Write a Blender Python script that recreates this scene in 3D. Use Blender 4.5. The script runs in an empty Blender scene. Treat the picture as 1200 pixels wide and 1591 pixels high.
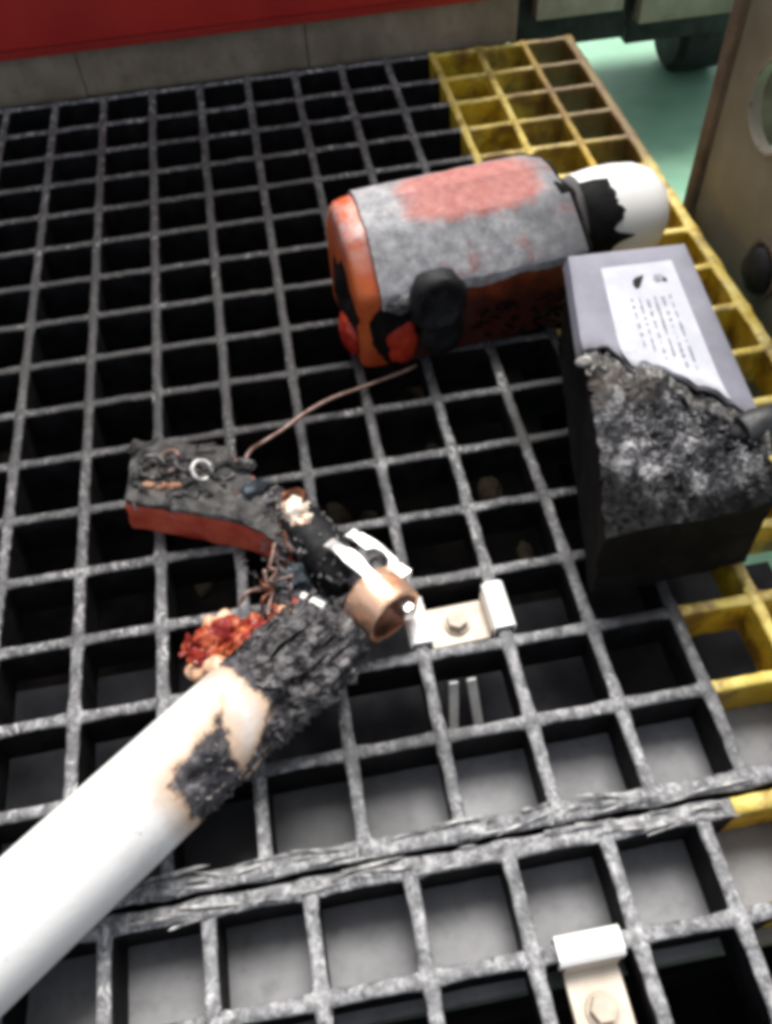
import bpy, bmesh, math, random
from mathutils import Vector, Matrix, noise
random.seed(7)
S = bpy.context.scene
C = S.collection
R = math.radians

# ------------------------------------------------------------------ camera
cam = bpy.data.cameras.new('camera'); camo = bpy.data.objects.new('camera', cam); C.objects.link(camo)
rx = Vector((0.98436621, -0.17006762, -0.04582768))
dn = Vector((-0.16285397, -0.77968743, -0.60462063))
fw = Vector((0.06709512, 0.60263133, -0.79519414))
m = Matrix((rx, -dn, -fw)).transposed().to_4x4()
m.translation = Vector((0.16670650, -0.54894698, 0.36135325))
camo.matrix_world = m
cam.sensor_fit = 'VERTICAL'; cam.sensor_height = 36.0; cam.lens = 1360.58 / 1591 * 36.0
cam.clip_start = 0.01; cam.clip_end = 200
S.camera = camo

# ------------------------------------------------------------------ overcast daylight
SUN_EL, SUN_AZ = 63.0, 14.0          # azimuth of the sun, clockwise from +Y
w = bpy.data.worlds.new('World'); S.world = w; w.use_nodes = True
nt = w.node_tree; bg = nt.nodes['Background']
sky = nt.nodes.new('ShaderNodeTexSky'); sky.sky_type = 'NISHITA'; sky.sun_disc = False
sky.sun_elevation = R(SUN_EL); sky.sun_rotation = R(SUN_AZ); sky.air_density = 1.0; sky.dust_density = 4.0; sky.ozone_density = 1.0
hs = nt.nodes.new('ShaderNodeHueSaturation'); hs.inputs['Saturation'].default_value = 0.35
nt.links.new(sky.outputs['Color'], hs.inputs['Color']); nt.links.new(hs.outputs['Color'], bg.inputs['Color'])
bg.inputs['Strength'].default_value = 0.06
sl = bpy.data.lights.new('sun', 'SUN'); sl.energy = 1.5; sl.angle = R(26); sl.color = (1, 0.97, 0.93)
so = bpy.data.objects.new('sun', sl); C.objects.link(so)
az, el = R(SUN_AZ), R(SUN_EL)
sd = Vector((math.sin(az) * math.cos(el), math.cos(az) * math.cos(el), math.sin(el)))
so.rotation_euler = sd.to_track_quat('Z', 'Y').to_euler(); so.location = sd * 3
S.view_settings.view_transform = 'Standard'; S.view_settings.look = 'None'
S.view_settings.exposure = 1.55; S.view_settings.gamma = 1.0; S.view_settings.use_curve_mapping = False
S.cycles.filter_width = 4.8

# ------------------------------------------------------------------ material helpers
def mat(name):
    mt = bpy.data.materials.new(name); mt.use_nodes = True
    t = mt.node_tree; b = t.nodes['Principled BSDF']
    return mt, t, b
class NG:
    """small node-graph helper"""
    def __init__(s, t): s.t = t; s.N = t.nodes; s.L = t.links
    def pos(s, scale=(1, 1, 1), obj=False):
        src = s.N.new('ShaderNodeTexCoord').outputs['Object'] if obj else s.N.new('ShaderNodeNewGeometry').outputs['Position']
        mp = s.N.new('ShaderNodeMapping'); mp.inputs['Scale'].default_value = scale
        s.L.new(src, mp.inputs['Vector']); return mp.outputs['Vector']
    def noise(s, vec, scale, detail=4, rough=0.6, dist=0.0):
        n = s.N.new('ShaderNodeTexNoise'); n.inputs['Scale'].default_value = scale; n.inputs['Detail'].default_value = detail
        n.inputs['Roughness'].default_value = rough; n.inputs['Distortion'].default_value = dist
        s.L.new(vec, n.inputs['Vector']); return n.outputs['Fac']
    def voro(s, vec, scale, feat='F1'):
        n = s.N.new('ShaderNodeTexVoronoi'); n.feature = feat; n.inputs['Scale'].default_value = scale
        s.L.new(vec, n.inputs['Vector']); return n.outputs['Distance']
    def ramp(s, fac, stops, interp='LINEAR'):
        r = s.N.new('ShaderNodeValToRGB'); r.color_ramp.interpolation = interp
        e = r.color_ramp.elements
        while len(e) < len(stops): e.new(0.5)
        for k, (p, c) in enumerate(stops):
            e[k].position = p
            e[k].color = (c, c, c, 1) if not isinstance(c, tuple) else (*c, 1)
        s.L.new(fac, r.inputs['Fac']); return r.outputs['Color']
    def mix(s, fac, a, b, mode='MIX'):
        x = s.N.new('ShaderNodeMix'); x.data_type = 'RGBA'; x.blend_type = mode; x.clamp_factor = True
        for k, v in ((0, fac), (6, a), (7, b)):
            if isinstance(v, (int, float)): x.inputs[k].default_value = v if k == 0 else (v, v, v, 1)
            elif isinstance(v, tuple): x.inputs[k].default_value = (*v, 1)
            else: s.L.new(v, x.inputs[k])
        return x.outputs[2]
    def math(s, op, a, b=0.0):
        x = s.N.new('ShaderNodeMath'); x.operation = op
        for k, v in ((0, a), (1, b)):
            if isinstance(v, (int, float)): x.inputs[k].default_value = v
            else: s.L.new(v, x.inputs[k])
        return x.outputs[0]
    def dist(s, p, scale=(1, 1, 1)):
        src = s.N.new('ShaderNodeNewGeometry').outputs['Position']
        sb = s.N.new('ShaderNodeVectorMath'); sb.operation = 'SUBTRACT'; sb.inputs[1].default_value = p; s.L.new(src, sb.inputs[0])
        ml = s.N.new('ShaderNodeVectorMath'); ml.operation = 'MULTIPLY'; ml.inputs[1].default_value = scale; s.L.new(sb.outputs[0], ml.inputs[0])
        ln = s.N.new('ShaderNodeVectorMath'); ln.operation = 'LENGTH'; s.L.new(ml.outputs[0], ln.inputs[0]); return ln.outputs['Value']
    def sep(s, vec, k):
        x = s.N.new('ShaderNodeSeparateXYZ'); s.L.new(vec, x.inputs[0]); return x.outputs[k]
    def bump(s, b, h, strength, distance=0.001):
        x = s.N.new('ShaderNodeBump'); x.inputs['Strength'].default_value = strength; x.inputs['Distance'].default_value = distance
        s.L.new(h, x.inputs['Height']); s.L.new(x.outputs['Normal'], b.inputs['Normal'])
def setin(g, b, key, v):
    if isinstance(v, (int, float)): b.inputs[key].default_value = v
    elif isinstance(v, tuple): b.inputs[key].default_value = (*v, 1)
    else: g.L.new(v, b.inputs[key])
def simple(name, c0, c1, scale=60, rough=0.5, metal=0.0, bump=0.15, bscale=400, bdist=0.0006, detail=5, lo=0.35, hi=0.65, stretch=(1, 1, 1), spec=0.5):
    mt, t, b = mat(name); g = NG(t); p = g.pos(stretch)
    n = g.noise(p, scale, detail)
    setin(g, b, 'Base Color', g.ramp(n, [(lo, c0), (hi, c1)]))
    rn = g.noise(p, scale * 2.3, 3)
    setin(g, b, 'Roughness', g.math('ADD', rough - 0.12, g.math('MULTIPLY', rn, 0.25)))
    b.inputs['Metallic'].default_value = metal
    b.inputs['Specular IOR Level'].default_value = spec
    if bump: g.bump(b, g.noise(p, bscale, 4), bump, bdist)
    return mt
def smoke_stain(mt):
    """smoke stain creeping over lid and label from the burnt-out half of the box"""
    t = mt.node_tree; b = t.nodes['Principled BSDF']; g = NG(t); src = b.inputs['Base Color'].links[0].from_socket; p = g.pos()
    d = g.math('ADD', g.math('MULTIPLY', g.math('SUBTRACT', g.sep(p, 0), .305), .71), g.math('MULTIPLY', g.math('ADD', g.sep(p, 1), .252), .70))
    d = g.math('ADD', d, g.math('MULTIPLY', g.math('SUBTRACT', g.noise(p, 110, 5, 0.7), 0.5), .026))
    k = g.ramp(g.math('ADD', d, .02), [(0.018, 0.85), (0.034, 0.0)])
    setin(g, b, 'Base Color', g.mix(k, src, (0.075, 0.066, 0.058)))
M = {}
# soot on the grating; shade at the back and by the box painted in
def soot_shade(g):
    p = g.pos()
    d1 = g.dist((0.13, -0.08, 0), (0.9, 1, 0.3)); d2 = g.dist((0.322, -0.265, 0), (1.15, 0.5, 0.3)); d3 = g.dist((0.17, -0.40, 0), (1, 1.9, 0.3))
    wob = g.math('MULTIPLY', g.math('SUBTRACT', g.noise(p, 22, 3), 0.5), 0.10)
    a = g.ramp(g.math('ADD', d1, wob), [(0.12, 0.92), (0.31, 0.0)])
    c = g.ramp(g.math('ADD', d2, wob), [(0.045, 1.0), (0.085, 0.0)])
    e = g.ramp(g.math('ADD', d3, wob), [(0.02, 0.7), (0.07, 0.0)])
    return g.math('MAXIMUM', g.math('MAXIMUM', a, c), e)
def mk_grit():
    mt, t, b = mat('worn_grit'); g = NG(t); p = g.pos()
    base = g.ramp(g.noise(p, 120, 6, 0.75), [(0.30, (0.040, 0.040, 0.042)), (0.50, (0.125, 0.125, 0.132)), (0.72, (0.25, 0.25, 0.255))])
    fleck = g.ramp(g.noise(g.pos((1, 0.6, 1)), 210, 5, 0.8, 1.0), [(0.50, 0.0), (0.62, 1.0)])
    lowm = g.ramp(g.noise(p, 26, 4, 0.65), [(0.38, 0.15), (0.58, 1.0)])
    col = g.mix(g.math('MULTIPLY', fleck, lowm), base, (0.70, 0.695, 0.68))
    front = g.ramp(g.math('ADD', g.dist((0.22, -0.47, 0), (0.6, 1, 0.3)), g.math('MULTIPLY', g.math('SUBTRACT', g.noise(p, 18, 4), 0.5), 0.10)), [(0.03, 0.55), (0.16, 0.0)])  # paler grit towards the front: the stronger light there painted into the colour
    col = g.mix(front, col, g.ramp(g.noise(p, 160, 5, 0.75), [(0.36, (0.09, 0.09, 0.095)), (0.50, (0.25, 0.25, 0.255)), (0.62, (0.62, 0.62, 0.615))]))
    darkm = g.ramp(g.noise(p, 150, 5, 0.75), [(0.36, 0.95), (0.46, 0.0)])
    col = g.mix(g.math('MULTIPLY', darkm, 0.8), col, (0.02, 0.02, 0.021))
    col = g.mix(soot_shade(g), col, (0.012, 0.0117, 0.0115))
    worn = g.math('MULTIPLY', g.ramp(g.noise(g.pos((1, 0.5, 1)), 260, 5, 0.8, 0.8), [(0.54, 0.0), (0.63, 1.0)]), g.ramp(g.noise(p, 40, 4, 0.65), [(0.46, 0.0), (0.68, 0.60)]))
    col = g.mix(worn, col, (0.55, 0.545, 0.53))
    setin(g, b, 'Base Color', col); b.inputs['Roughness'].default_value = 0.62
    g.bump(b, g.noise(p, 420, 4, 0.7), 0.9, 0.0010)
    return mt
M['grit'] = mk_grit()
M['chips'] = simple('chipped_resin', (0.05, 0.05, 0.052), (0.55, 0.54, 0.52), 150, 0.6, bump=0.4, lo=0.36, hi=0.68)
M['resin'] = simple('black_resin', (0.004, 0.004, 0.0045), (0.014, 0.014, 0.015), 90, 0.7, bump=0.3, bscale=260, spec=0.15)
def mk_yellow(name='yellow_paint', c=((0.52, 0.31, 0.012), (0.70, 0.47, 0.025), (0.78, 0.59, 0.10))):
    mt, t, b = mat(name); g = NG(t); p = g.pos()
    col = g.ramp(g.noise(p, 60, 5), [(0.3, c[0]), (0.55, c[1]), (0.75, c[2])])
    dirt = g.ramp(g.noise(p, 38, 5, 0.7), [(0.47, 0.0), (0.62, 0.85)])
    col = g.mix(dirt, col, (0.17, 0.09, 0.022))
    far = g.ramp(g.math('ADD', g.dist((0.438, 0.12, -0.01), (1.5, 0.62, 1)), g.math('MULTIPLY', g.noise(p, 30, 3), 0.06)), [(0.080, 0.92), (0.150, 0.0)])  # far corner darkened: dirt, with the shadow lying there painted in
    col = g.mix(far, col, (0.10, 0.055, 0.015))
    setin(g, b, 'Base Color', col); b.inputs['Roughness'].default_value = 0.55
    g.bump(b, g.noise(p, 300, 4), 0.4, 0.0008)
    return mt
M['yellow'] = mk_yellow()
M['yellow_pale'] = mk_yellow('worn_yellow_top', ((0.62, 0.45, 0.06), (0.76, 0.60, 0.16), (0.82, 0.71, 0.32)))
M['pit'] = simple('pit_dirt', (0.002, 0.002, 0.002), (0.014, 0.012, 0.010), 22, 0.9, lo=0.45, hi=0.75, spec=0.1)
M['debris'] = simple('brown_dirt', (0.02, 0.016, 0.012), (0.085, 0.066, 0.045), 40, 0.9, spec=0.1)
M['step'] = simple('dark_concrete', (0.012, 0.0125, 0.015), (0.028, 0.029, 0.034), 35, 0.85, spec=0.2)
def mk_ledge():
    mt, t, b = mat('grey_ledge'); g = NG(t); p = g.pos()
    col = g.ramp(g.noise(p, 26, 5, 0.65), [(0.3, (0.17, 0.17, 0.175)), (0.7, (0.30, 0.30, 0.305))])
    col = g.mix(g.ramp(g.noise(p, 110, 4), [(0.55, 0.0), (0.8, 0.6)]), col, (0.10, 0.10, 0.10))
    lft = g.ramp(g.math('ADD', g.dist((0.10, -0.42, -0.02), (1, 1.6, 1)), g.math('MULTIPLY', g.noise(p, 25, 3), 0.05)), [(0.05, 0.9), (0.13, 0.0)])  # ledge darkened around the tube end, its shadow painted into the colour
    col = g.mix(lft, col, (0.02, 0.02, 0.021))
    setin(g, b, 'Base Color', col); b.inputs['Roughness'].default_value = 0.75
    g.bump(b, g.noise(p, 200, 4), 0.25, 0.0008); return mt
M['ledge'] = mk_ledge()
M['green'] = simple('green_floor_paint', (0.19, 0.41, 0.265), (0.26, 0.49, 0.335), 22, 0.6, bump=0.15, bscale=150)
M['red_panel'] = simple('red_paint', (0.36, 0.014, 0.011), (0.50, 0.026, 0.018), 9, 0.45, bump=0.05)
def mk_skirt():
    mt, t, b = mat('weathered_beige'); g = NG(t); p = g.pos((1, 1, 0.3))
    col = g.ramp(g.noise(p, 45, 5, 0.65), [(0.25, (0.21, 0.17, 0.125)), (0.5, (0.28, 0.235, 0.175)), (0.8, (0.38, 0.34, 0.275))])
    col = g.mix(g.ramp(g.noise(g.pos(), 9, 4, 0.6), [(0.42, 0.0), (0.62, 0.75)]), col, (0.12, 0.095, 0.065))
    col = g.mix(g.math('MULTIPLY', g.ramp(g.noise(g.pos(), 60, 4), [(0.55, 0), (0.7, 0.7)]), 0.6), col, (0.11, 0.075, 0.05))
    setin(g, b, 'Base Color', col); b.inputs['Roughness'].default_value = 0.7
    g.bump(b, g.noise(p, 120, 4), 0.25, 0.001); return mt
M['skirt'] = mk_skirt()
M['post'] = simple('post_steel', (0.185, 0.155, 0.105), (0.29, 0.255, 0.185), 14, 0.6, bump=0.2, bscale=180, detail=6)
M['post_rim'] = simple('rusty_edge', (0.09, 0.055, 0.035), (0.19, 0.135, 0.09), 40, 0.7, bump=0.3)
M['rubber'] = simple('black_rubber', (0.010, 0.011, 0.011), (0.03, 0.03, 0.03), 50, 0.7, spec=0.3)
M['cable'] = simple('grey_black_sheath', (0.012, 0.0125, 0.0135), (0.04, 0.041, 0.043), 60, 0.5, bump=0.4)
M['white'] = simple('white_plastic', (0.78, 0.77, 0.74), (0.84, 0.83, 0.81), 20, 0.42, bump=0.06)
def mk_char(name, lo=(0.008, 0.008, 0.009), mid=(0.045, 0.043, 0.045), hi=(0.22, 0.21, 0.205), s=110, stretch=(1, 1, 1), a=0.50, c=0.75, rough=0.75, bump=0.9):
    mt, t, b = mat(name); g = NG(t); p = g.pos(stretch)
    n = g.noise(p, s, 6, 0.7, 0.6)
    col = g.ramp(n, [(0.34, lo), (a, mid), (c, hi)])
    setin(g, b, 'Base Color', col); b.inputs['Roughness'].default_value = rough; b.inputs['Specular IOR Level'].default_value = 0.15
    g.bump(b, g.noise(p, s * 3.2, 5, 0.7), bump, 0.0015); return mt
M['char'] = mk_char('char', (0.006, 0.006, 0.0065), (0.050, 0.047, 0.049), (0.32, 0.305, 0.30), 190, a=0.47, c=0.68)
def mk_ash():
    mt, t, b = mat('ash_crust'); g = NG(t); p = g.pos()
    n = g.noise(p, 190, 6, 0.75, 0.8); big = g.noise(p, 60, 4, 0.6)
    col = g.ramp(g.math('ADD', g.math('MULTIPLY', n, 0.6), g.math('MULTIPLY', big, 0.42)), [(0.40, (0.007, 0.007, 0.0075)), (0.51, (0.080, 0.079, 0.084)), (0.64, (0.62, 0.61, 0.615))])
    # brownish, paler ash near the torn lid; soot where the fire sat, along the open rim of the box
    tanm = g.ramp(g.math('ADD', g.dist((0.312, -0.262, 0.062), (1, 1, 1)), g.math('MULTIPLY', big, 0.03)), [(0.012, 0.45), (0.038, 0.0)])
    col = g.mix(tanm, col, (0.30, 0.25, 0.20))
    d = g.math('ADD', g.dist((0.3320, -0.2920, 0.058), (1.05, 1.0, 0.6)), g.math('MULTIPLY', g.math('SUBTRACT', g.noise(p, 75, 5, 0.7), 0.5), 0.050))
    col = g.mix(g.ramp(d, [(0.036, 0.0), (0.050, 0.95)]), col, (0.010, 0.0095, 0.009))
    setin(g, b, 'Base Color', col); b.inputs['Roughness'].default_value = 0.85; b.inputs['Specular IOR Level'].default_value = 0.15
    g.bump(b, n, 0.9, 0.002); return mt
M['ash'] = mk_ash()
M['char_side'] = mk_char('sooty_plastic', (0.0015, 0.0013, 0.0012), (0.0045, 0.0038, 0.0032), (0.018, 0.015, 0.012), 55, rough=0.9, bump=0.4)
M['lid'] = simple('lavender_grey_plastic', (0.19, 0.19, 0.225), (0.27, 0.27, 0.315), 24, 0.65, bump=0.2, bscale=300, spec=0.2)
smoke_stain(M['lid'])
M['label'] = simple('label_paper', (0.46, 0.465, 0.52), (0.58, 0.59, 0.64), 40, 0.7, bump=0.05, spec=0.15)
smoke_stain(M['label'])
M['ink'] = simple('black_ink', (0.012, 0.014, 0.014), (0.035, 0.037, 0.037), 90, 0.8, bump=0, spec=0.05)
M['ink_grey'] = simple('grey_ink', (0.20, 0.205, 0.22), (0.38, 0.39, 0.42), 200, 0.8, bump=0, spec=0.05)
M['torn'] = mk_char('scorched_edge', (0.03, 0.027, 0.024), (0.20, 0.185, 0.165), (0.64, 0.62, 0.58), 150, a=0.46, c=0.64)
M['copper'] = simple('scorched_copper', (0.85, 0.30, 0.13), (0.98, 0.62, 0.42), 75, 0.30, 0.75, bump=0.4, bscale=200, lo=0.30, hi=0.50)
M['copper_dark'] = simple('dark_copper', (0.10, 0.04, 0.025), (0.32, 0.13, 0.07), 90, 0.45, 0.8, bump=0.5)
M['stem'] = simple('galvanised_stem', (0.50, 0.49, 0.47), (0.72, 0.71, 0.68), 90, 0.5, 0.2, bump=0.2)
M['pale_copper'] = simple('glinting_copper', (0.62, 0.28, 0.13), (0.90, 0.78, 0.64), 70, 0.35, 0.25, bump=0.15, lo=0.30, hi=0.46)  # cream tone paints the bright glint on the copper cap
M['steel'] = simple('bright_steel', (0.55, 0.54, 0.52), (0.80, 0.79, 0.77), 60, 0.30, 1.0, bump=0.2)
M['aluminium'] = simple('scratched_strip', (0.42, 0.41, 0.40), (0.76, 0.75, 0.73), 120, 0.42, 0.7, bump=0.4, stretch=(1, 1, 1))
M['black'] = simple('black_plastic', (0.005, 0.005, 0.0055), (0.019, 0.019, 0.020), 80, 0.6, bump=0.6, bscale=300, spec=0.22)
def mk_orange():
    mt, t, b = mat('orange_shell'); g = NG(t); p = g.pos()
    col = g.ramp(g.noise(p, 30, 4), [(0.3, (0.46, 0.055, 0.012)), (0.7, (0.70, 0.16, 0.035))])
    s = g.ramp(g.math('ADD', g.sep(p, 2), g.math('MULTIPLY', g.math('SUBTRACT', g.noise(p, 45, 5, 0.7), 0.5), 0.06)), [(0.030, 0.96), (0.075, 0.10)])  # low front darkened: soot, with the shade there painted into the colour
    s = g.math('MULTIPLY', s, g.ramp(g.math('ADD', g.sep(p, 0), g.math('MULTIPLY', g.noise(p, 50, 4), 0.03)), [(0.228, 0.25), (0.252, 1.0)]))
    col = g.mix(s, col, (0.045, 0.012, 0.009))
    dust = g.math('MULTIPLY', g.ramp(g.sep(p, 2), [(0.058, 0.0), (0.076, 0.9)]), g.ramp(g.noise(p, 75, 5, 0.7), [(0.42, 0.0), (0.62, 0.9)]))
    col = g.mix(dust, col, (0.46, 0.40, 0.40))
    setin(g, b, 'Base Color', col); b.inputs['Roughness'].default_value = 0.42
    g.bump(b, g.noise(p, 160, 5), 0.35, 0.0008); return mt
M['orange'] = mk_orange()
M['deep_red'] = simple('deep_red_plastic', (0.26, 0.010, 0.006), (0.52, 0.045, 0.014), 40, 0.4, bump=0.3)
def mk_sleeve():
    # powdery grey ash over the shell, an oblong patch on the crown scraped back to red
    mt, t, b = mat('ash_coated_shell'); g = NG(t); p = g.pos(obj=True)
    grey = g.ramp(g.noise(p, 110, 6, 0.75), [(0.28, (0.13, 0.13, 0.14)), (0.5, (0.33, 0.33, 0.34)), (0.72, (0.58, 0.58, 0.575))])
    edge = g.ramp(g.math('ADD', g.sep(p, 0), g.math('MULTIPLY', g.noise(p, 90, 5, 0.7), 0.04)), [(0.040, 0.0), (0.080, 0.8)])
    grey = g.mix(edge, grey, (0.13, 0.13, 0.14))
    back = g.ramp(g.math('ADD', g.sep(p, 1), g.math('MULTIPLY', g.noise(p, 60, 4), 0.01)), [(0.010, 0.0), (0.030, 0.6)])
    grey = g.mix(back, grey, (0.17, 0.14, 0.16))
    sx = g.math('DIVIDE', g.math('ABSOLUTE', g.math('SUBTRACT', g.sep(p, 0), 0.008)), 0.044)
    sy = g.math('DIVIDE', g.math('ABSOLUTE', g.math('SUBTRACT', g.sep(p, 1), -0.002)), 0.0200)
    dd = g.math('ADD', g.math('POWER', sx, 4.0), g.math('POWER', sy, 4.0))
    dd = g.math('ADD', dd, g.math('MULTIPLY', g.math('SUBTRACT', g.noise(p, 130, 5, 0.7), 0.5), 1.6))
    patch = g.ramp(dd, [(0.30, 0.85), (1.15, 0.0)])
    col = g.mix(patch, grey, g.ramp(g.noise(p, 160, 4), [(0.3, (0.34, 0.055, 0.04)), (0.7, (0.52, 0.17, 0.13))]))
    rub = g.ramp(g.noise(p, 70, 6, 0.75, 0.8), [(0.56, 0.0), (0.70, 0.75)])
    col = g.mix(rub, col, (0.36, 0.085, 0.05))
    setin(g, b, 'Base Color', col); b.inputs['Roughness'].default_value = 0.6
    g.bump(b, g.noise(p, 330, 5, 0.75), 0.7, 0.001); return mt
M['sleeve'] = mk_sleeve()
M['melt'] = simple('molten_red_plastic', (0.20, 0.010, 0.006), (0.74, 0.20, 0.07), 90, 0.46, bump=0.25, bscale=140, lo=0.44, hi=0.70)
M['melt_tan'] = simple('molten_tan_plastic', (0.52, 0.22, 0.10), (0.80, 0.58, 0.40), 75, 0.25, bump=0.2)
M['relay_top'] = mk_char('scorched_grey_case', (0.012, 0.0115, 0.0115), (0.055, 0.053, 0.051), (0.18, 0.17, 0.16), 95, a=0.5, c=0.8, bump=0.5)
M['relay_red'] = simple('scorched_red_case', (0.34, 0.035, 0.020), (0.70, 0.14, 0.075), 45, 0.45, bump=0.4)
M['beige'] = simple('beige_clip', (0.52, 0.44, 0.35), (0.66, 0.59, 0.49), 60, 0.55, bump=0.25, bscale=250)
M['beige_dark'] = simple('beige_bolt', (0.36, 0.29, 0.22), (0.52, 0.45, 0.36), 70, 0.5, bump=0.3)
M['blue_char'] = mk_char('heat_blued_scrap', (0.008, 0.010, 0.012), (0.04, 0.052, 0.062), (0.22, 0.25, 0.27), 150, rough=0.5)
M['rust'] = simple('rust_residue', (0.22, 0.09, 0.045), (0.40, 0.22, 0.13), 120, 0.6)
M['wire'] = simple('oxidised_wire', (0.14, 0.07, 0.055), (0.34, 0.24, 0.20), 120, 0.45, 0.5, bump=0)
M['pole_scorch'] = None
def mk_tube():
    # white plastic burnt towards its broken end: tan scorch, then char, with tongues along the axis (object X = axis)
    mt, t, b = mat('scorched_white_tube'); g = NG(t); p = g.pos(obj=True)
    x = g.sep(p, 0); y = g.sep(p, 1)
    n = g.math('SUBTRACT', g.noise(g.pos((0.55, 1, 1), True), 42, 5, 0.65), 0.5)
    n2 = g.math('SUBTRACT', g.noise(p, 160, 5, 0.7), 0.5)
    yy = g.math('DIVIDE', g.math('ADD', y, .022), .044)
    B = g.math('DIVIDE', g.ramp(yy, [(.014, .475), (.03, .53), (.08, .565), (.16, .612), (.5, .6275), (.98, .59)]), 5.0)
    d1 = g.math('SUBTRACT', x, B)
    e1 = g.math('SUBTRACT', .0775, x)
    e2 = g.math('SUBTRACT', y, g.math('ADD', -.0125, g.math('MULTIPLY', g.math('SUBTRACT', x, .075), .271)))
    e3 = g.math('SUBTRACT', x, g.math('ADD', .1085, g.math('MULTIPLY', g.math('ADD', y, .004), .5)))
    d2 = g.math('MULTIPLY', g.math('MAXIMUM', g.math('MAXIMUM', e1, e2), e3), -1.0)
    q = g.math('MAXIMUM', d1, d2)
    q = g.math('ADD', q, g.math('ADD', g.math('MULTIPLY', n, 0.020), g.math('MULTIPLY', n2, 0.012)))
    clean = g.ramp(g.noise(p, 18, 3), [(0.3, (0.79, 0.78, 0.755)), (0.7, (0.85, 0.845, 0.83))])
    q5 = g.math('ADD', g.math('MULTIPLY', q, 10.0), .5)
    smoke = g.math('MULTIPLY', g.ramp(q5, [(0.05, 0.0), (0.45, 0.75)]), g.ramp(g.noise(g.pos((0.6, 1, 1), True), 60, 6, 0.75), [(0.46, 0.0), (0.72, 0.8)]))
    clean = g.mix(smoke, clean, (0.30, 0.27, 0.25))
    speck = g.ramp(g.noise(p, 230, 3, 0.5), [(0.70, 0.0), (0.73, 0.7)])
    clean = g.mix(g.math('MULTIPLY', speck, g.ramp(q5, [(-0.0, 0.15), (0.45, 1.0)])), clean, (0.12, 0.11, 0.10))
    scuff = g.ramp(g.noise(g.pos((0.25, 1, 1), True), 55, 5, 0.7), [(0.56, 0.0), (0.70, 0.22)])
    clean = g.mix(scuff, clean, (0.52, 0.50, 0.46))
    col = g.mix(g.ramp(q5, [(0.36, 0.0), (0.50, 1.0)]), clean, (0.58, 0.40, 0.27))
    burn = g.ramp(g.noise(p, 150, 5, 0.75), [(0.3, (0.012, 0.011, 0.011)), (0.52, (0.06, 0.056, 0.062)), (0.74, (0.26, 0.245, 0.26))])
    col = g.mix(g.ramp(q5, [(0.49, 0.0), (0.515, 1.0)]), col, burn)
    setin(g, b, 'Base Color', col)
    setin(g, b, 'Roughness', g.ramp(q5, [(0.45, 0.34), (0.51, 0.85)]))
    g.bump(b, g.noise(p, 260, 5, 0.7), 0.25, 0.0008); return mt
M['tube'] = mk_tube()

# ------------------------------------------------------------------ mesh helpers
def link(name, bm, mats, parent=None, smooth=False, angle=None):
    bmesh.ops.recalc_face_normals(bm, faces=bm.faces)
    me = bpy.data.meshes.new(name); bm.to_mesh(me); bm.free()
    for k in (mats if isinstance(mats, (list, tuple)) else [mats]): me.materials.append(M[k])
    if smooth:
        for p in me.polygons: p.use_smooth = True
        if angle: me.set_sharp_from_angle(angle=R(angle))
    o = bpy.data.objects.new(name, me); C.objects.link(o)
    if parent: o.parent = parent
    return o
def tag(o, label=None, cat=None, group=None, kind=None):
    if label: o['label'] = label
    if cat: o['category'] = cat
    if group: o['group'] = group
    if kind: o['kind'] = kind
    return o
def thing(name, label, cat, loc=(0, 0, 0), rotz=0.0, group=None):
    o = bpy.data.objects.new(name, None); C.objects.link(o); o.location = loc; o.rotation_euler = (0, 0, rotz)
    o.empty_display_size = 0.02
    return tag(o, label, cat, group)
def box(bm, c, s, rot=None):
    vs = []
    for dx in (-.5, .5):
        for dy in (-.5, .5):
            for dz in (-.5, .5):
                v = Vector((dx * s[0], dy * s[1], dz * s[2]))
                if rot: v = rot @ v
                vs.append(bm.verts.new(v + Vector(c)))
    idx = [(0, 1, 3, 2), (4, 6, 7, 5), (0, 4, 5, 1), (2, 3, 7, 6), (0, 2, 6, 4), (1, 5, 7, 3)]
    return [bm.faces.new([vs[i] for i in f]) for f in idx]
def bevel(bm, off, seg=2):
    bmesh.ops.bevel(bm, geom=list(bm.edges), offset=off, segments=seg, profile=0.5, affect='EDGES', clamp_overlap=True)
def frame_of(d):
    d = d.normalized(); a = Vector((0, 0, 1)) if abs(d.z) < 0.9 else Vector((1, 0, 0))
    u = d.cross(a).normalized(); return u, u.cross(d).normalized()
def sweep(bm, pts, rad, n=12, cap=True):
    pts = [Vector(p) for p in pts]; rings = []
    for k, p in enumerate(pts):
        d = pts[min(k + 1, len(pts) - 1)] - pts[max(k - 1, 0)]
        u, v = frame_of(d); r = rad[k] if isinstance(rad, (list, tuple)) else rad
        rings.append([bm.verts.new(p + (u * math.cos(2 * math.pi * i / n) + v * math.sin(2 * math.pi * i / n)) * r) for i in range(n)])
    for a, b in zip(rings, rings[1:]):
        for i in range(n): bm.faces.new((a[i], a[(i + 1) % n], b[(i + 1) % n], b[i]))
    if cap: bm.faces.new(rings[0][::-1]); bm.faces.new(rings[-1])
    return rings
def smooth_path(pts, n=8):
    pts = [Vector(p) for p in pts]; out = []
    P = [pts[0]] + pts + [pts[-1]]
    for k in range(1, len(P) - 2):
        for i in range(n):
            t = i / n; a, b, c, d = P[k - 1], P[k], P[k + 1], P[k + 2]
            out.append(0.5 * ((2 * b) + (c - a) * t + (2 * a - 5 * b + 4 * c - d) * t * t + (3 * b - a - 3 * c + d) * t ** 3))
    return out + [pts[-1]]
def fbm(p, s, seed=0.0, o=4):
    return noise.fractal(Vector(p) * s + Vector((seed, seed * 1.7, seed * .3)), 0.7, 2.1, o)
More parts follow.
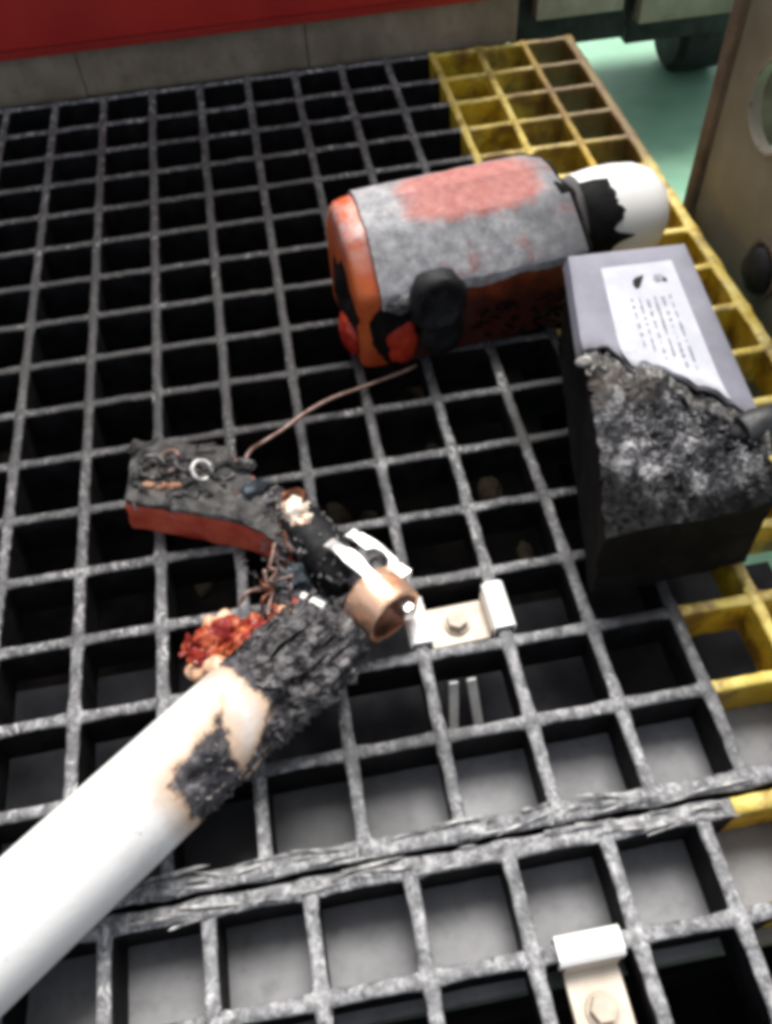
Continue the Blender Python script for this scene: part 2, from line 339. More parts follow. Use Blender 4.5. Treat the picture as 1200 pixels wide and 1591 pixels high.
def rough_up(bm, amp, scale, seed=0.0, floor=None):
    bm.normal_update()
    for v in bm.verts:
        d = fbm(v.co, scale, seed)
        v.co += v.normal * d * amp
        if floor is not None and v.co.z < floor: v.co.z = floor
def lump(bm, c, r, amp=0.25, scale=120, seed=0.0, sub=3, rot=0.0):
    t = bmesh.new(); bmesh.ops.create_icosphere(t, subdivisions=sub, radius=1.0)
    mr = Matrix.Rotation(rot, 3, 'Z'); mp = {}
    for v in t.verts:
        n = v.co.copy(); q = Vector((n.x * r[0], n.y * r[1], n.z * r[2]))
        q *= 1 + amp * fbm(q + Vector(c), scale, seed, 4)
        mp[v.index] = bm.verts.new(mr @ q + Vector(c))
    for f in t.faces: bm.faces.new([mp[v.index] for v in f.verts])
    t.free()
def shard(bm, c, L, W, T, rot):
    """a thin uneven flake"""
    p = [Vector((-L / 2, -W * .3, 0)), Vector((L * .1, -W * .5, 0)), Vector((L / 2, -W * .1, 0)), Vector((L * .25, W * .5, 0)), Vector((-L * .4, W * .4, 0))]
    p = [v + Vector((random.uniform(-.1, .1) * L, random.uniform(-.2, .2) * W, random.uniform(-.3, .3) * T)) for v in p]
    lo = [bm.verts.new(rot @ v + Vector(c)) for v in p]; hi = [bm.verts.new(rot @ (v + Vector((0, 0, T))) + Vector(c)) for v in p]
    bm.faces.new(lo[::-1]); bm.faces.new(hi)
    for i in range(5): bm.faces.new((lo[i], lo[(i + 1) % 5], hi[(i + 1) % 5], hi[i]))
def rrot(amt=math.pi):
    return (Matrix.Rotation(random.uniform(-math.pi, math.pi), 3, 'Z') @ Matrix.Rotation(random.uniform(-amt, amt), 3, 'X') @ Matrix.Rotation(random.uniform(-amt, amt), 3, 'Y'))

def remeshed(name, bm, mk, parent, voxel, smooth=2, amp=0.0):
    """fuse the lumps into one continuous melted surface"""
    me = bpy.data.meshes.new('tmp'); bm.to_mesh(me); bm.free(); o = bpy.data.objects.new('tmp', me); C.objects.link(o)
    md = o.modifiers.new('r', 'REMESH'); md.mode = 'VOXEL'; md.voxel_size = voxel
    ms = o.modifiers.new('s', 'SMOOTH'); ms.factor = 0.5; ms.iterations = smooth
    dg = bpy.context.evaluated_depsgraph_get(); ev = o.evaluated_get(dg).to_mesh()
    b2 = bmesh.new(); b2.from_mesh(ev); o.evaluated_get(dg).to_mesh_clear()
    bpy.data.objects.remove(o); bpy.data.meshes.remove(me)
    if amp: rough_up(b2, amp, 230, 3.0, .0008)
    return link(name, b2, mk, parent, True)

# ------------------------------------------------------------------ the setting
P_ = 0.04            # grating pitch
ZG = -0.12           # green floor
def slab(name, x0, x1, y0, y1, z0, z1, mk, label=None, cat=None, kind=None, bev=0.0, parent=None):
    bm = bmesh.new(); box(bm, ((x0 + x1) / 2, (y0 + y1) / 2, (z0 + z1) / 2), (x1 - x0, y1 - y0, z1 - z0))
    if bev: bevel(bm, bev)
    return tag(link(name, bm, mk, parent), label, cat, None, kind)
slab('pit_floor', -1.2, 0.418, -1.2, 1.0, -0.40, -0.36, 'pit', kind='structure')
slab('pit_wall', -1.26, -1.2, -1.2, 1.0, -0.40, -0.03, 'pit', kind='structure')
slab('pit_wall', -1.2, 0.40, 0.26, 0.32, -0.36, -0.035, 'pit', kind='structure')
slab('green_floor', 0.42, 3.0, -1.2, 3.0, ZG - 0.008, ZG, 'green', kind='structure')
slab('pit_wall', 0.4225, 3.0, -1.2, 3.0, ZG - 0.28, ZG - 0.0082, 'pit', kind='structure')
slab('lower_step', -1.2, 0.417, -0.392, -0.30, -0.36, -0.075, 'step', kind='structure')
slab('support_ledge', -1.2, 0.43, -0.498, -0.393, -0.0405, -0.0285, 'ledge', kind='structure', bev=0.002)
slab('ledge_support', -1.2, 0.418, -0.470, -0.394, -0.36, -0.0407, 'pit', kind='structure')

bm = bmesh.new(); random.seed(77)
for k in range(60):
    lump(bm, (random.uniform(-.35, .36), random.uniform(-.28, .22), -.357), (random.uniform(.008, .025), random.uniform(.006, .018), random.uniform(.004, .010)), .4, 60, k, 2, random.uniform(0, 3))
tag(link('pit_debris', bm, 'debris'), 'brown dirt and debris lying in the pit under the grating', 'debris', kind='stuff'); random.seed(7)

# ------------------------------------------------------------------ grating panels
DEP = 0.027
def bar(a, b, axis, fixed, width, crossings, mats, parent, ztop=0.0, seed=0.0, depth=DEP, flare=0.24):
    """one moulded bar from a to b along axis; it widens in a fillet where it meets the crossing bars"""
    bm = bmesh.new(); n = max(2, int(round((b - a) / 0.0042))); secs = []
    for k in range(n + 1):
        t = a + (b - a) * k / n
        dc = min((abs(t - c) for c in crossings), default=1.0)
        wv = width * (1 + flare * math.exp(-max(0, dc - 0.0032) / 0.0028))
        cp = Vector((t, fixed, 0)) if axis == 'x' else Vector((fixed, t, 0))
        wob = 0.00035 * fbm(cp, 55, seed, 3); wl = wv * (1 + 0.10 * fbm(cp, 240, seed + 9, 3)); wr = wv * (1 + 0.10 * fbm(cp, 240, seed + 23, 3))
        zt = ztop + 0.00045 * fbm(cp, 190, seed + 5, 3)
        prof = [(-wl * .5, zt - .0013), (-wl * .36, zt - .0002), (0, zt), (wr * .36, zt - .0002), (wr * .5, zt - .0013), (width * .36, -depth), (-width * .36, -depth)]
        row = []
        for o, z in prof:
            q = Vector((t, fixed + wob + o, z)) if axis == 'x' else Vector((fixed + wob + o, t, z))
            row.append(bm.verts.new(q))
        secs.append(row)
    for r0, r1 in zip(secs, secs[1:]):
        for i in range(7):
            f = bm.faces.new((r0[i], r0[(i + 1) % 7], r1[(i + 1) % 7], r1[i])); f.material_index = 0 if i < 4 else 1
            f.smooth = i < 4
    for r in (secs[0], secs[-1]):
        f = bm.faces.new(r); f.material_index = 1
    return link('bar', bm, mats, parent)
GREY, YEL = ['grit', 'resin'], ['yellow_pale', 'yellow']
YDIRT = ['yellow', 'yellow']
panA = thing('floor_grating', 'dark moulded floor grating with a yellow painted edge, under the burnt parts', 'grating')
rowsA = [-5.08] + list(range(-4, 11)) + [11.03]
colsA = list(range(-10, 12))
BW = 0.0056
for i in colsA:
    cr = [-j * P_ for j in rowsA]
    y1, y0 = 5.08 * P_ + BW / 2, -11.03 * P_ - BW / 2 * 1.3
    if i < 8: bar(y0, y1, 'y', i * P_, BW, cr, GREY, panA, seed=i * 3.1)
    elif i == 8:
        bar(y0, -2 * P_, 'y', i * P_, BW, cr, GREY, panA, seed=41); bar(-2 * P_ + .0001, y1, 'y', i * P_, BW, cr, YEL, panA, seed=43)
    else:
        bar(y0, y1, 'y', i * P_, BW * (1.35 if i == 11 else 1), cr, YEL if i in (9, 11) else YDIRT, panA, seed=i * 3.1)
for k, j in enumerate(rowsA):
    cr = [i * P_ for i in colsA]; wd = BW * (1.35 if j == 11.03 else 1.0)
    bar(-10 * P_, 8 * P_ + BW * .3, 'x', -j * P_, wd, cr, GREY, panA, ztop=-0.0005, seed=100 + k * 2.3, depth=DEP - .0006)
    bar(8 * P_ + BW * .3 + .0001, 11 * P_, 'x', -j * P_, wd, cr, GREY if j == 11.03 else YEL, panA, ztop=-0.0005, seed=200 + k * 2.3, depth=DEP - .0006)
panB = thing('floor_grating', 'dark floor grating panel butted against the chipped edge, holding the larger clip', 'grating')
rowsB = [11.285, 12.28, 13.28, 14.28, 15.28, 16.28]; colsB = [c + 0.40 for c in range(-10, 11)]
for i in colsB:
    yl = i > 7.9
    bar(-16.28 * P_, -11.285 * P_ + BW * .5, 'y', i * P_, BW, [-j * P_ for j in rowsB], YEL if yl else GREY, panB, seed=300 + i)
for k, j in enumerate(rowsB):
    wd = BW * (1.3 if k == 0 else 1.0)
    bar(-9.6 * P_, 7.75 * P_, 'x', -j * P_, wd, [i * P_ for i in colsB], GREY, panB, ztop=-0.0005, seed=330 + k, depth=DEP - .0006)
    bar(7.75 * P_ + .0001, 10.4 * P_, 'x', -j * P_, wd, [i * P_ for i in colsB], YEL, panB, ztop=-0.0005, seed=350 + k, depth=DEP - .0006)
# chipped resin slivers along the two butted edges
for pan, yc, sp in ((panA, -11.03 * P_, .0042), (panB, -11.285 * P_, .0046)):
    bm = bmesh.new()
    for k in range(34):
        x = random.uniform(0.02, 0.31); L = random.uniform(.006, .030)
        shard(bm, (x, yc + random.uniform(-sp, sp), random.uniform(.0002, .0018)), L, random.uniform(.0006, .0017), random.uniform(.0003, .0008),
              Matrix.Rotation(random.gauss(0, .09), 3, 'Z') @ Matrix.Rotation(random.gauss(0, .35), 3, 'X') @ Matrix.Rotation(random.gauss(0, .04), 3, 'Y'))
    tag(link('chipped_resin', bm, 'chips', pan), kind='stuff')

# ------------------------------------------------------------------ grating clips
def clip(label, x, y, rz, long, boltvis):
    t = thing('grating_clip', label, 'clip', (x, y, 0), rz, 'saddle clips holding the grating')
    for s in (-1, 1):
        bm = bmesh.new()                                   # white hook over a bar: flat crown with a rounded lip on each side
        pr = [(-.0052, -.006), (-.0052, .0012), (-.0036, .0027), (.0036, .0027), (.0052, .0012), (.0052, -.006), (.0040, -.006), (.0040, .0007), (-.0040, .0007), (-.0040, -.006)]
        ya, yb = -.0125, .0125; A = [bm.verts.new((s * .0200 + u, ya, z)) for u, z in pr]; B = [bm.verts.new((s * .0200 + u, yb, z)) for u, z in pr]
        for i in range(10): bm.faces.new((A[i], A[(i + 1) % 10], B[(i + 1) % 10], B[i]))
        bm.faces.new(A[::-1]); bm.faces.new(B)
        link('hook', bm, 'white', t)
    bm = bmesh.new(); box(bm, (0, 0, -.011), (.0292, .0215, .0035)); bevel(bm, .0006)
    for s in (-1, 1):
        box(bm, (s * .0149, 0, -.0075), (.0018, .0210, .0088))
    link('saddle', bm, 'beige', t)
    bm = bmesh.new(); bmesh.ops.create_cone(bm, cap_ends=True, segments=24, radius1=.0066, radius2=.0064, depth=.0014, matrix=Matrix.Translation((0, 0, -.0086)))
    link('washer', bm, 'beige_dark', t, True, 40)
    bm = bmesh.new(); bmesh.ops.create_cone(bm, cap_ends=True, segments=6, radius1=.0052, radius2=.0050, depth=.0042, matrix=Matrix.Translation((0, 0, -.006)))
    link('bolt', bm, 'beige_dark', t)
    return t
clip('white and beige saddle clip with hex bolt beside the copper sleeve', 5.5 * P_, -8.55 * P_, R(1.5), False, True)
clip('white and beige saddle clip on the grating panel without burnt parts', 5.92 * P_, -12.78 * P_, R(90), False, True)
# the two threaded stems standing in the cell below the first clip
st = thing('threaded_stem', 'pair of pale metal stems sunk in a grating cell beside the clip', 'bolt', (5.4 * P_, -9.62 * P_, -.075))
for dx, tilt in ((-.0058, .10), (.0058, -.06)):
    bm = bmesh.new(); box(bm, (dx, .004, .042), (.0046, .0018, .046), Matrix.Rotation(tilt, 3, 'Y') @ Matrix.Rotation(-.50, 3, 'X')); bevel(bm, .0005, 1); link('stem', bm, 'stem', st)
bm = bmesh.new(); box(bm, (0, -.006, .010), (.022, .012, .020)); bevel(bm, .001); link('foot', bm, 'steel', st)

# ------------------------------------------------------------------ white tube with the burnt end
A0, A1 = Vector((0.0245, -0.4535, .0214)), Vector((0.1020, -0.3948, .0214))
ax = (A1 - A0).normalized(); rz = math.atan2(ax.y, ax.x)
tb = thing('white_tube', 'thick white plastic tube with a charred and split end lying on the grating', 'tube', (A0.x, A0.y, 0), rz)
RT = 0.0214
def lerp_tab(tab, v):
    for (a, fa), (b, fb) in zip(tab, tab[1:]):
        if v <= b: return fa + (fb - fa) * max(0, (v - a) / (b - a))
    return tab[-1][1]
def burn_depth(x, y):                                       # metres past the edge of the burn, as in the material
    d1 = x - lerp_tab([(-.0214, .095), (-.0207, .106), (-.0185, .113), (-.0149, .1224), (0, .1255), (.0214, .118)], y)
    d2 = -max(.0775 - x, y + .0125 - (x - .075) * .271, x - (.1085 + (y + .004) * .5))
    return max(d1, d2)
bm = bmesh.new(); NU, NV = 190, 84; rings = []; TE = .166
for k in range(NU + 1):
    t = k / NU; x = (-0.16 + t / .35 * .22) if t < .35 else .06 + (TE - .06) * (t - .35) / .65; row = []
    for i in range(NV):
        a = 2 * math.pi * i / NV; cy, cz = math.cos(a), math.sin(a)
        burn = max(0.0, min(1.0, burn_depth(x, RT * cy) / .004))
        deep = max(0.0, min(1.0, (x - .118) / .045))
        n = fbm((x * .45, RT * cy, RT * cz), 120, 3.3, 5); n2 = fbm((x, RT * cy, RT * cz), 330, 8.1, 4)
        r = RT * (1 + burn * (0.14 * n + 0.06 * n2 - .05 + deep * (.24 * n + .06 * n2 - .08)))
        xx = x
        if k > NU - 30:
            e = (k - (NU - 30)) / 30; xx += e * 0.022 * fbm((0, cy * .05, cz * .05), 60, 5.5, 3); r *= 1 - 0.5 * e ** 2.5
        z = RT + r * cz * (1 - .12 * deep) - deep * .002
        row.append(bm.verts.new((xx, r * cy - .0035 * deep, max(z, 0.0012))))
    rings.append(row)
for a, b in zip(rings, rings[1:]):
    for i in range(NV): bm.faces.new((a[i], a[(i + 1) % NV], b[(i + 1) % NV], b[i]))
bm.faces.new(rings[0][::-1]); bm.faces.new(rings[-1])
link('tube_body', bm, 'tube', tb, True)
# charred layers: torn strips lying along the tube over its burnt end
bm = bmesh.new()
for k in range(15):
    a0 = random.uniform(.15, math.pi * .98); x0 = random.uniform(.122, .140); L = random.uniform(.020, .040); rr = RT * random.uniform(.93, 1.08); hw = random.uniform(.10, .26); rows = []
    for i in range(11):
        t = i / 10; x = x0 + L * t; row = []
        for q in range(5):
            aa = a0 + (q / 2 - 1) * hw * (.5 + .5 * math.sin(math.pi * min(1, t * .8 + .15))) + .18 * fbm((x, k, 0), 45, 1.0)
            r = rr * (1 + .10 * fbm((x, q * .01, k), 150, 2.0)) + .002 * t * t
            row.append((x + .003 * fbm((q, k, t), 2.0, 3.0), r * math.cos(aa) - .0035 * max(0, (x - .118) / .045), max(RT + r * math.sin(aa) * .93 - .001, .003)))
        rows.append(row)
    lo = [[bm.verts.new(p) for p in r] for r in rows]; hi = [[bm.verts.new((p[0], p[1] * 1.0, p[2] + .0013)) for p in r] for r in rows]
    for i in range(10):
        for q in range(4):
            bm.faces.new((lo[i][q], lo[i][q + 1], lo[i + 1][q + 1], lo[i + 1][q])); bm.faces.new((hi[i][q], hi[i + 1][q], hi[i + 1][q + 1], hi[i][q + 1]))
        for q in (0, 4): bm.faces.new((lo[i][q], lo[i + 1][q], hi[i + 1][q], hi[i][q]))
    for i in (0, 10):
        for q in range(4): bm.faces.new((lo[i][q], lo[i][q + 1], hi[i][q + 1], hi[i][q]))
rough_up(bm, .0011, 380, 4.0, .0012)
tag(link('charred_layers', bm, 'char', tb, True, 30), 'charred flaking layers at the broken tube end', kind='stuff')
bm = bmesh.new()
for k in range(240):
    a = random.uniform(.1, math.pi + .15); x = random.uniform(.078, .170); y = RT * math.cos(a)
    if burn_depth(x, y) < .001: continue
    shard(bm, (x, y - .0035 * max(0, (x - .118) / .045), max(RT + RT * math.sin(a) * .97 - .0015 * (x > .12), .003)), random.uniform(.0012, .0048), random.uniform(.0006, .0020), random.uniform(.0003, .0009), rrot(.8))
tag(link('char_flakes', bm, 'char', tb), kind='stuff')

# ------------------------------------------------------------------ melted red plastic beside the tube end
ml = thing('melted_plastic', 'glossy lump of molten red and tan plastic beside the charred tube end', 'melted plastic', (.118, -.345, 0))
bm = bmesh.new()
for (x, y, z, r, sd) in [(-.017, -.006, .011, .0075, 1), (-.013, .004, .013, .0080, 2), (-.004, .006, .013, .0080, 3), (.003, -.001, .013, .0090, 4), (.013, .001, .013, .0075, 5), (-.008, -.010, .012, .0080, 6), (.020, .008, .012, .0065, 7), (.007, .009, .010, .0060, 8), (.000, -.010, .010, .0085, 9), (.014, -.007, .011, .0070, 10), (.024, -.001, .012, .0070, 21), (.031, .004, .012, .0060, 22), (-.020, .001, .010, .0060, 23)]:
    lump(bm, (x, y, z), (r, r * .9, min(r * random.uniform(.7, 1.1), z - .001)), .40, 150, sd, 3, random.uniform(0, 3))
for k in range(7):                                          # drips down to the bars
    x, y = random.uniform(-.016, .018), random.uniform(-.008, .008); lump(bm, (x, y, .005), (.0035, .003, .006), .25, 160, k + 30, 2)
remeshed('molten_mass', bm, 'melt', ml, .0009, 3, .0011)
bm = bmesh.new()
for k in range(150):
    t = random.random(); shard(bm, (-.022 + .060 * t + random.gauss(0, .003), -.004 + .009 * t + random.gauss(0, .005), random.uniform(.008, .020)), random.uniform(.003, .009), random.uniform(.001, .003), random.uniform(.0006, .0014), rrot(1.0))
tag(link('molten_shreds', bm, 'melt', ml), kind='stuff')
bm = bmesh.new()
for (x, y, z, r, sd) in [(-.0195, -.0105, .0130, .0052, 11), (-.009, -.012, .0160, .0062, 13), (.0225, .010, .0150, .0050, 14), (-.005, .012, .0155, .0050, 15), (-.012, .011, .0150, .0045, 17)]:
    lump(bm, (x, y, z), (r * 1.1, r * .8, r * .7), .3, 150, sd, 3, random.uniform(0, 3))
tag(remeshed('tan_drip', bm, 'melt_tan', ml, .0007, 4, .0003), 'tan and cream molten beads')

# ------------------------------------------------------------------ burnt switch case (dark top, red front)
sw = thing('burnt_switch', 'flat burnt case with a scorched dark top and red front edge', 'switch case', (.105, -.258, 0), R(0))
poly = [(.0669, -.2586), (.0716, -.2177), (.1203, -.2305), (.1421, -.2702), (.1475, -.3050), (.1265, -.2852)]
poly = [(x - .105, y + .258) for x, y in poly]
HT = .0215
def ringpts(poly, n, inset=0.0):
    out = []; c = Vector((sum(p[0] for p in poly) / len(poly), sum(p[1] for p in poly) / len(poly)))
    for i in range(len(poly)):
        a, b = Vector(poly[i]), Vector(poly[(i + 1) % len(poly)])
        for k in range(n):
            p = a.lerp(b, k / n); d = (c - p); out.append((p + d.normalized() * inset, i))
    return out
def slabpoly(poly, zs, n=10, jit=0.0, seed=0.0, matf=None):
    bm = bmesh.new(); rows = []
    for z, ins in zs:
        row = []
        for p, i in ringpts(poly, n, ins):
            d = jit * fbm((p.x, p.y, z), 120, seed)
            row.append(bm.verts.new((p.x + d, p.y + d * .6, z + d * .5)))
        rows.append(row)
    m = len(rows[0]); ids = [i for _, i in ringpts(poly, n)]
    for a, b in zip(rows, rows[1:]):
        for k in range(m):
            f = bm.faces.new((a[k], a[(k + 1) % m], b[(k + 1) % m], b[k])); f.material_index = matf(ids[k]) if matf else 0
    bm.faces.new(rows[0][::-1]); f = bm.faces.new(rows[-1]); return bm
bm = slabpoly(poly, [(.0006, 0), (.006, -.0002), (.012, 0), (HT - .004, .0002), (HT - .0015, .0012)], 10, .0012, 2.0)
link('lower_case', bm, 'relay_red', sw, True, 40)
bm = slabpoly(poly, [(HT - .0014, .0012), (HT - .0002, .0010), (HT + .0012, .0022)], 10, .0014, 5.0)
bmesh.ops.triangulate(bm, faces=[f for f in bm.faces if len(f.verts) > 4]); bmesh.ops.subdivide_edges(bm, edges=[e for e in bm.edges if e.calc_length() > .008], cuts=2, use_grid_fill=True)
link('top_plate', bm, 'relay_top', sw)
def torus(bm, c, R0, r0, rot, n=20, m=8, arc=1.0):
    pts = [Vector(c) + rot @ Vector((R0 * math.cos(2 * math.pi * arc * k / n), R0 * math.sin(2 * math.pi * arc * k / n), 0)) for k in range(n + 1)]
    sweep(bm, pts, r0, m)
for (x, y, z, R0, r0, rt, mk) in [(-.022, .016, HT + .004, .0062, .0013, (.5, .2), 'char'), (-.013, .018, HT + .0045, .0058, .0012, (.3, -.5), 'wire'), (-.004, .014, HT + .0042, .0064, .0014, (-.35, .4), 'char'), (.003, .009, HT + .004, .0050, .0010, (.6, .5), 'stem'), (.014, .008, HT + .003, .0058, .0012, (.2, .1), 'char')]:
    bm = bmesh.new(); torus(bm, (x, y, z), R0, r0, Matrix.Rotation(rt[0], 3, 'X') @ Matrix.Rotation(rt[1], 3, 'Y'), arc=.9); rough_up(bm, .0006, 400, x * 90)
    link('burnt_coil', bm, mk, sw, True)
bm = bmesh.new()
for k in range(70):
    x, y = random.gauss(-.008, .016), random.gauss(.012, .010)
    if not (-.032 < x < .030 and -.02 < y < .036): continue
    shard(bm, (x, y, HT + random.uniform(.0008, .0045)), random.uniform(.003, .011), random.uniform(.001, .0035), random.uniform(.0004, .001), rrot(.8))
tag(link('char_flakes', bm, 'relay_top', sw), kind='stuff')
bm = bmesh.new()
for k, (x, y) in enumerate([(-.024, .006), (-.018, .004), (-.012, .003)]): lump(bm, (x, y, HT + .002), (.004, .0022, .0018), .4, 200, k, 2)
link('scorched_residue', bm, 'rust', sw, True)

# ------------------------------------------------------------------ burnt plug with copper ends
B0, B1 = Vector((.1475, -.279, .0165)), Vector((.1925, -.352, .0175)); bd = (B1 - B0).normalized(); bz = math.atan2(bd.y, bd.x)
pl = thing('burnt_plug', 'burnt black plug with shiny copper end sleeve and two bare metal blades', 'plug', (B0.x, B0.y, 0), bz)
LP = (B1 - B0).length                                       # local X runs along the plug
bm = bmesh.new(); xs = [i * .0018 for i in range(31)]
sweep(bm, [(x, 0, .0148) for x in xs], [(.0125 if x < .05 else .010) * (1 + .10 * fbm((x, 0, 0), 130, 2.2)) * (1.0 if x > .006 else .72) for x in xs], 26)
rough_up(bm, .0016, 190, 6.0, .001)
link('plug_body', bm, 'black', pl, True)
def sleeve(bm, x0, x1, ro, ri, zc, n=40, lipz=.0):
    prof = [(x0, ri), (x0, ro - .0006), (x0 + .0008, ro), ((x0 + x1) / 2, ro * 1.01), (x1 - .0008, ro), (x1, ro - .0006), (x1, ri)]
    R_ = [[bm.verts.new((x, r * math.cos(2 * math.pi * i / n), zc + r * math.sin(2 * math.pi * i / n))) for i in range(n)] for x, r in prof]
    for a, b in zip(R_, R_[1:] + R_[:1]):
        for i in range(n): bm.faces.new((a[i], a[(i + 1) % n], b[(i + 1) % n], b[i]))
bm = bmesh.new(); sleeve(bm, .0620, .0800, .0152, .0128, .0165, 56); rough_up(bm, .0006, 120, 3.0, .0006); link('copper_sleeve', bm, 'copper', pl, True, 35)
bm = bmesh.new(); sweep(bm, [(.063, 0, .0165), (.0795, 0, .0165)], .0129, 30); link('sleeve_core', bm, 'copper_dark', pl, True, 40)
bm = bmesh.new(); bmesh.ops.create_cone(bm, cap_ends=True, segments=6, radius1=.0050, radius2=.0046, depth=.006, matrix=Matrix.Translation((.0815, .006, .0175)) @ Matrix.Rotation(math.pi / 2, 4, 'Y'))
bevel(bm, .0005, 1); link('end_bolt', bm, 'steel', pl)
for (y0, y1, z0, z1, ln) in [(.0105, .0165, .0270, .0245, .034), (-.0015, .0010, .0305, .0330, .032)]:
    bm = bmesh.new(); xa = .0365; n = 12; rows = []
    for k in range(n + 1):
        t = k / n; x = xa + ln * t; y = y0 + (y1 - y0) * t; z = z0 + (z1 - z0) * t + .0018 * math.sin(t * 5)
        hw = .0030 * (1 - .15 * math.sin(t * 9)); th = .0013
        rows.append([bm.verts.new((x, y + s * hw, z + u * th)) for s, u in ((-1, -1), (1, -1), (1, 1), (-1, 1))])
    for a, b in zip(rows, rows[1:]):
        for i in range(4): bm.faces.new((a[i], a[(i + 1) % 4], b[(i + 1) % 4], b[i]))
    bm.faces.new(rows[0][::-1]); bm.faces.new(rows[-1]); rough_up(bm, .0004, 260, y0 * 300)
    link('blade', bm, 'aluminium', pl)
bm = bmesh.new(); lump(bm, (.055, .006, .024), (.012, .009, .006), .3, 150, 4, 3); lump(bm, (.060, .003, .019), (.008, .012, .012), .2, 150, 14, 3); lump(bm, (.064, -.015, .009), (.010, .006, .008), .4, 150, 24, 4)
link('burnt_filler', bm, 'char', pl, True)
# the copper cap at the other end
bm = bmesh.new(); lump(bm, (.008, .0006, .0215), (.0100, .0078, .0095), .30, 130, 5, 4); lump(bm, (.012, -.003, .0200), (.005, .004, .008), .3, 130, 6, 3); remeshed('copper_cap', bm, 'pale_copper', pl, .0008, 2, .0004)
bm = bmesh.new(); torus(bm, (-.0005, .0015, .0245), .0085, .0022, Matrix.Rotation(-.5, 3, 'Y'), 26, 8, .62); rough_up(bm, .0008, 260, 3.0); link('cap_collar', bm, 'copper_dark', pl, True)
bm = bmesh.new()
for k in range(95):
    x = random.uniform(-.006, .062); a = random.uniform(-.2, math.pi + .2)
    shard(bm, (x, .0128 * math.cos(a), max(.0148 + .0128 * math.sin(a), .002)), random.uniform(.0015, .006), random.uniform(.0007, .0022), random.uniform(.0003, .001), rrot(.8))
tag(link('char_flakes', bm, 'char', pl), kind='stuff')
# grey scorched rag of plastic between plug and tube
fr = thing('charred_fragment', 'grey charred scrap wedged between the plug and the melted red plastic', 'fragment', (.150, -.335, 0))
bm = bmesh.new()
for (x, y, z, rx_, ry_, rz_, sd) in [(0, 0, .010, .011, .008, .009, 1), (.012, -.009, .012, .010, .008, .011, 2), (-.008, .008, .009, .008, .007, .008, 3), (.018, -.018, .012, .009, .008, .011, 4)]:
    lump(bm, (x, y, z), (rx_, ry_, rz_), .35, 140, sd, 3)
link('charred_mass', bm, 'char', fr, True)
bm = bmesh.new(); box(bm, (.004, .001, .021), (.013, .0035, .0012), Matrix.Rotation(-.7, 3, 'Z') @ Matrix.Rotation(.15, 3, 'X')); bevel(bm, .0004, 1); link('bare_strip', bm, 'stem', fr)
bm = bmesh.new(); lump(bm, (.006, -.016, .023), (.006, .003, .0028), .3, 200, 2, 3); link('tan_bead', bm, 'melt_tan', fr, True)

bt = thing('burnt_wires', 'tangle of short burnt wires between the switch case, plug and tube end', 'wires', (.145, -.300, 0))
for k, (x, y, z, r, mk) in enumerate([(-.012, .036, .021, .0075, 'blue_char'), (-.003, .029, .019, .0080, 'char'), (.001, .003, .017, .0075, 'char'), (.001, -.017, .014, .0080, 'blue_char'), (-.016, .052, .0225, .0055, 'char'), (.010, -.040, .016, .0085, 'blue_char')]):
    bm = bmesh.new(); lump(bm, (x, y, z), (r, r * .8, r * .7), .55, 170, k * 3 + 1, 4, k); link('charred_clump', bm, mk, bt, True)
random.seed(31)
for k in range(22):
    x, y = random.uniform(-.016, .012), random.uniform(-.038, .028); a = random.gauss(-.9, .6); L = random.uniform(.012, .028); z = random.uniform(.010, .024)
    P0 = Vector((x - math.cos(a) * L / 2, y - math.sin(a) * L / 2, z)); D = Vector((math.cos(a), math.sin(a), random.uniform(-.35, .3))) * L
    pts = [P0 + D * (i / 4) + Vector((random.gauss(0, .0018), random.gauss(0, .0018), random.gauss(0, .0018))) for i in range(5)]
    pts = [Vector((p.x, p.y, max(p.z, .003))) for p in pts]
    bm = bmesh.new(); r = random.uniform(.0004, .0010); sweep(bm, smooth_path(pts, 5), r, 7); rough_up(bm, .0004, 400, k)
    link('wire_strand', bm, random.choice(['char', 'char', 'char', 'wire', 'stem', 'blue_char', 'blue_char', 'copper_dark']), bt, True)
bm = bmesh.new()
for k in range(70):
    shard(bm, (max(-.022, min(.016, random.gauss(-.001, .010))), max(-.045, min(.018, random.gauss(-.018, .016))), random.uniform(.002, .014)), random.uniform(.002, .008), random.uniform(.001, .003), random.uniform(.0004, .001), rrot(.9))
tag(link('charred_scraps', bm, 'char', bt), kind='stuff')

# ------------------------------------------------------------------ thin wire
bm = bmesh.new()
sweep(bm, smooth_path([(.1285, -.2480, .0235), (.1330, -.2370, .0210), (.1385, -.2275, .0150), (.1510, -.2180, .0130), (.1640, -.2085, .0130), (.1800, -.1965, .0090), (.1976, -.1872, .0045), (.2137, -.1811, .0030), (.2260, -.1765, .0022), (.2330, -.1735, .0022)], 8), .00105, 8)
tag(link('wire', bm, 'wire', None, True), 'thin brown bare wire bridging from the dark switch case to the orange housing', 'wire')

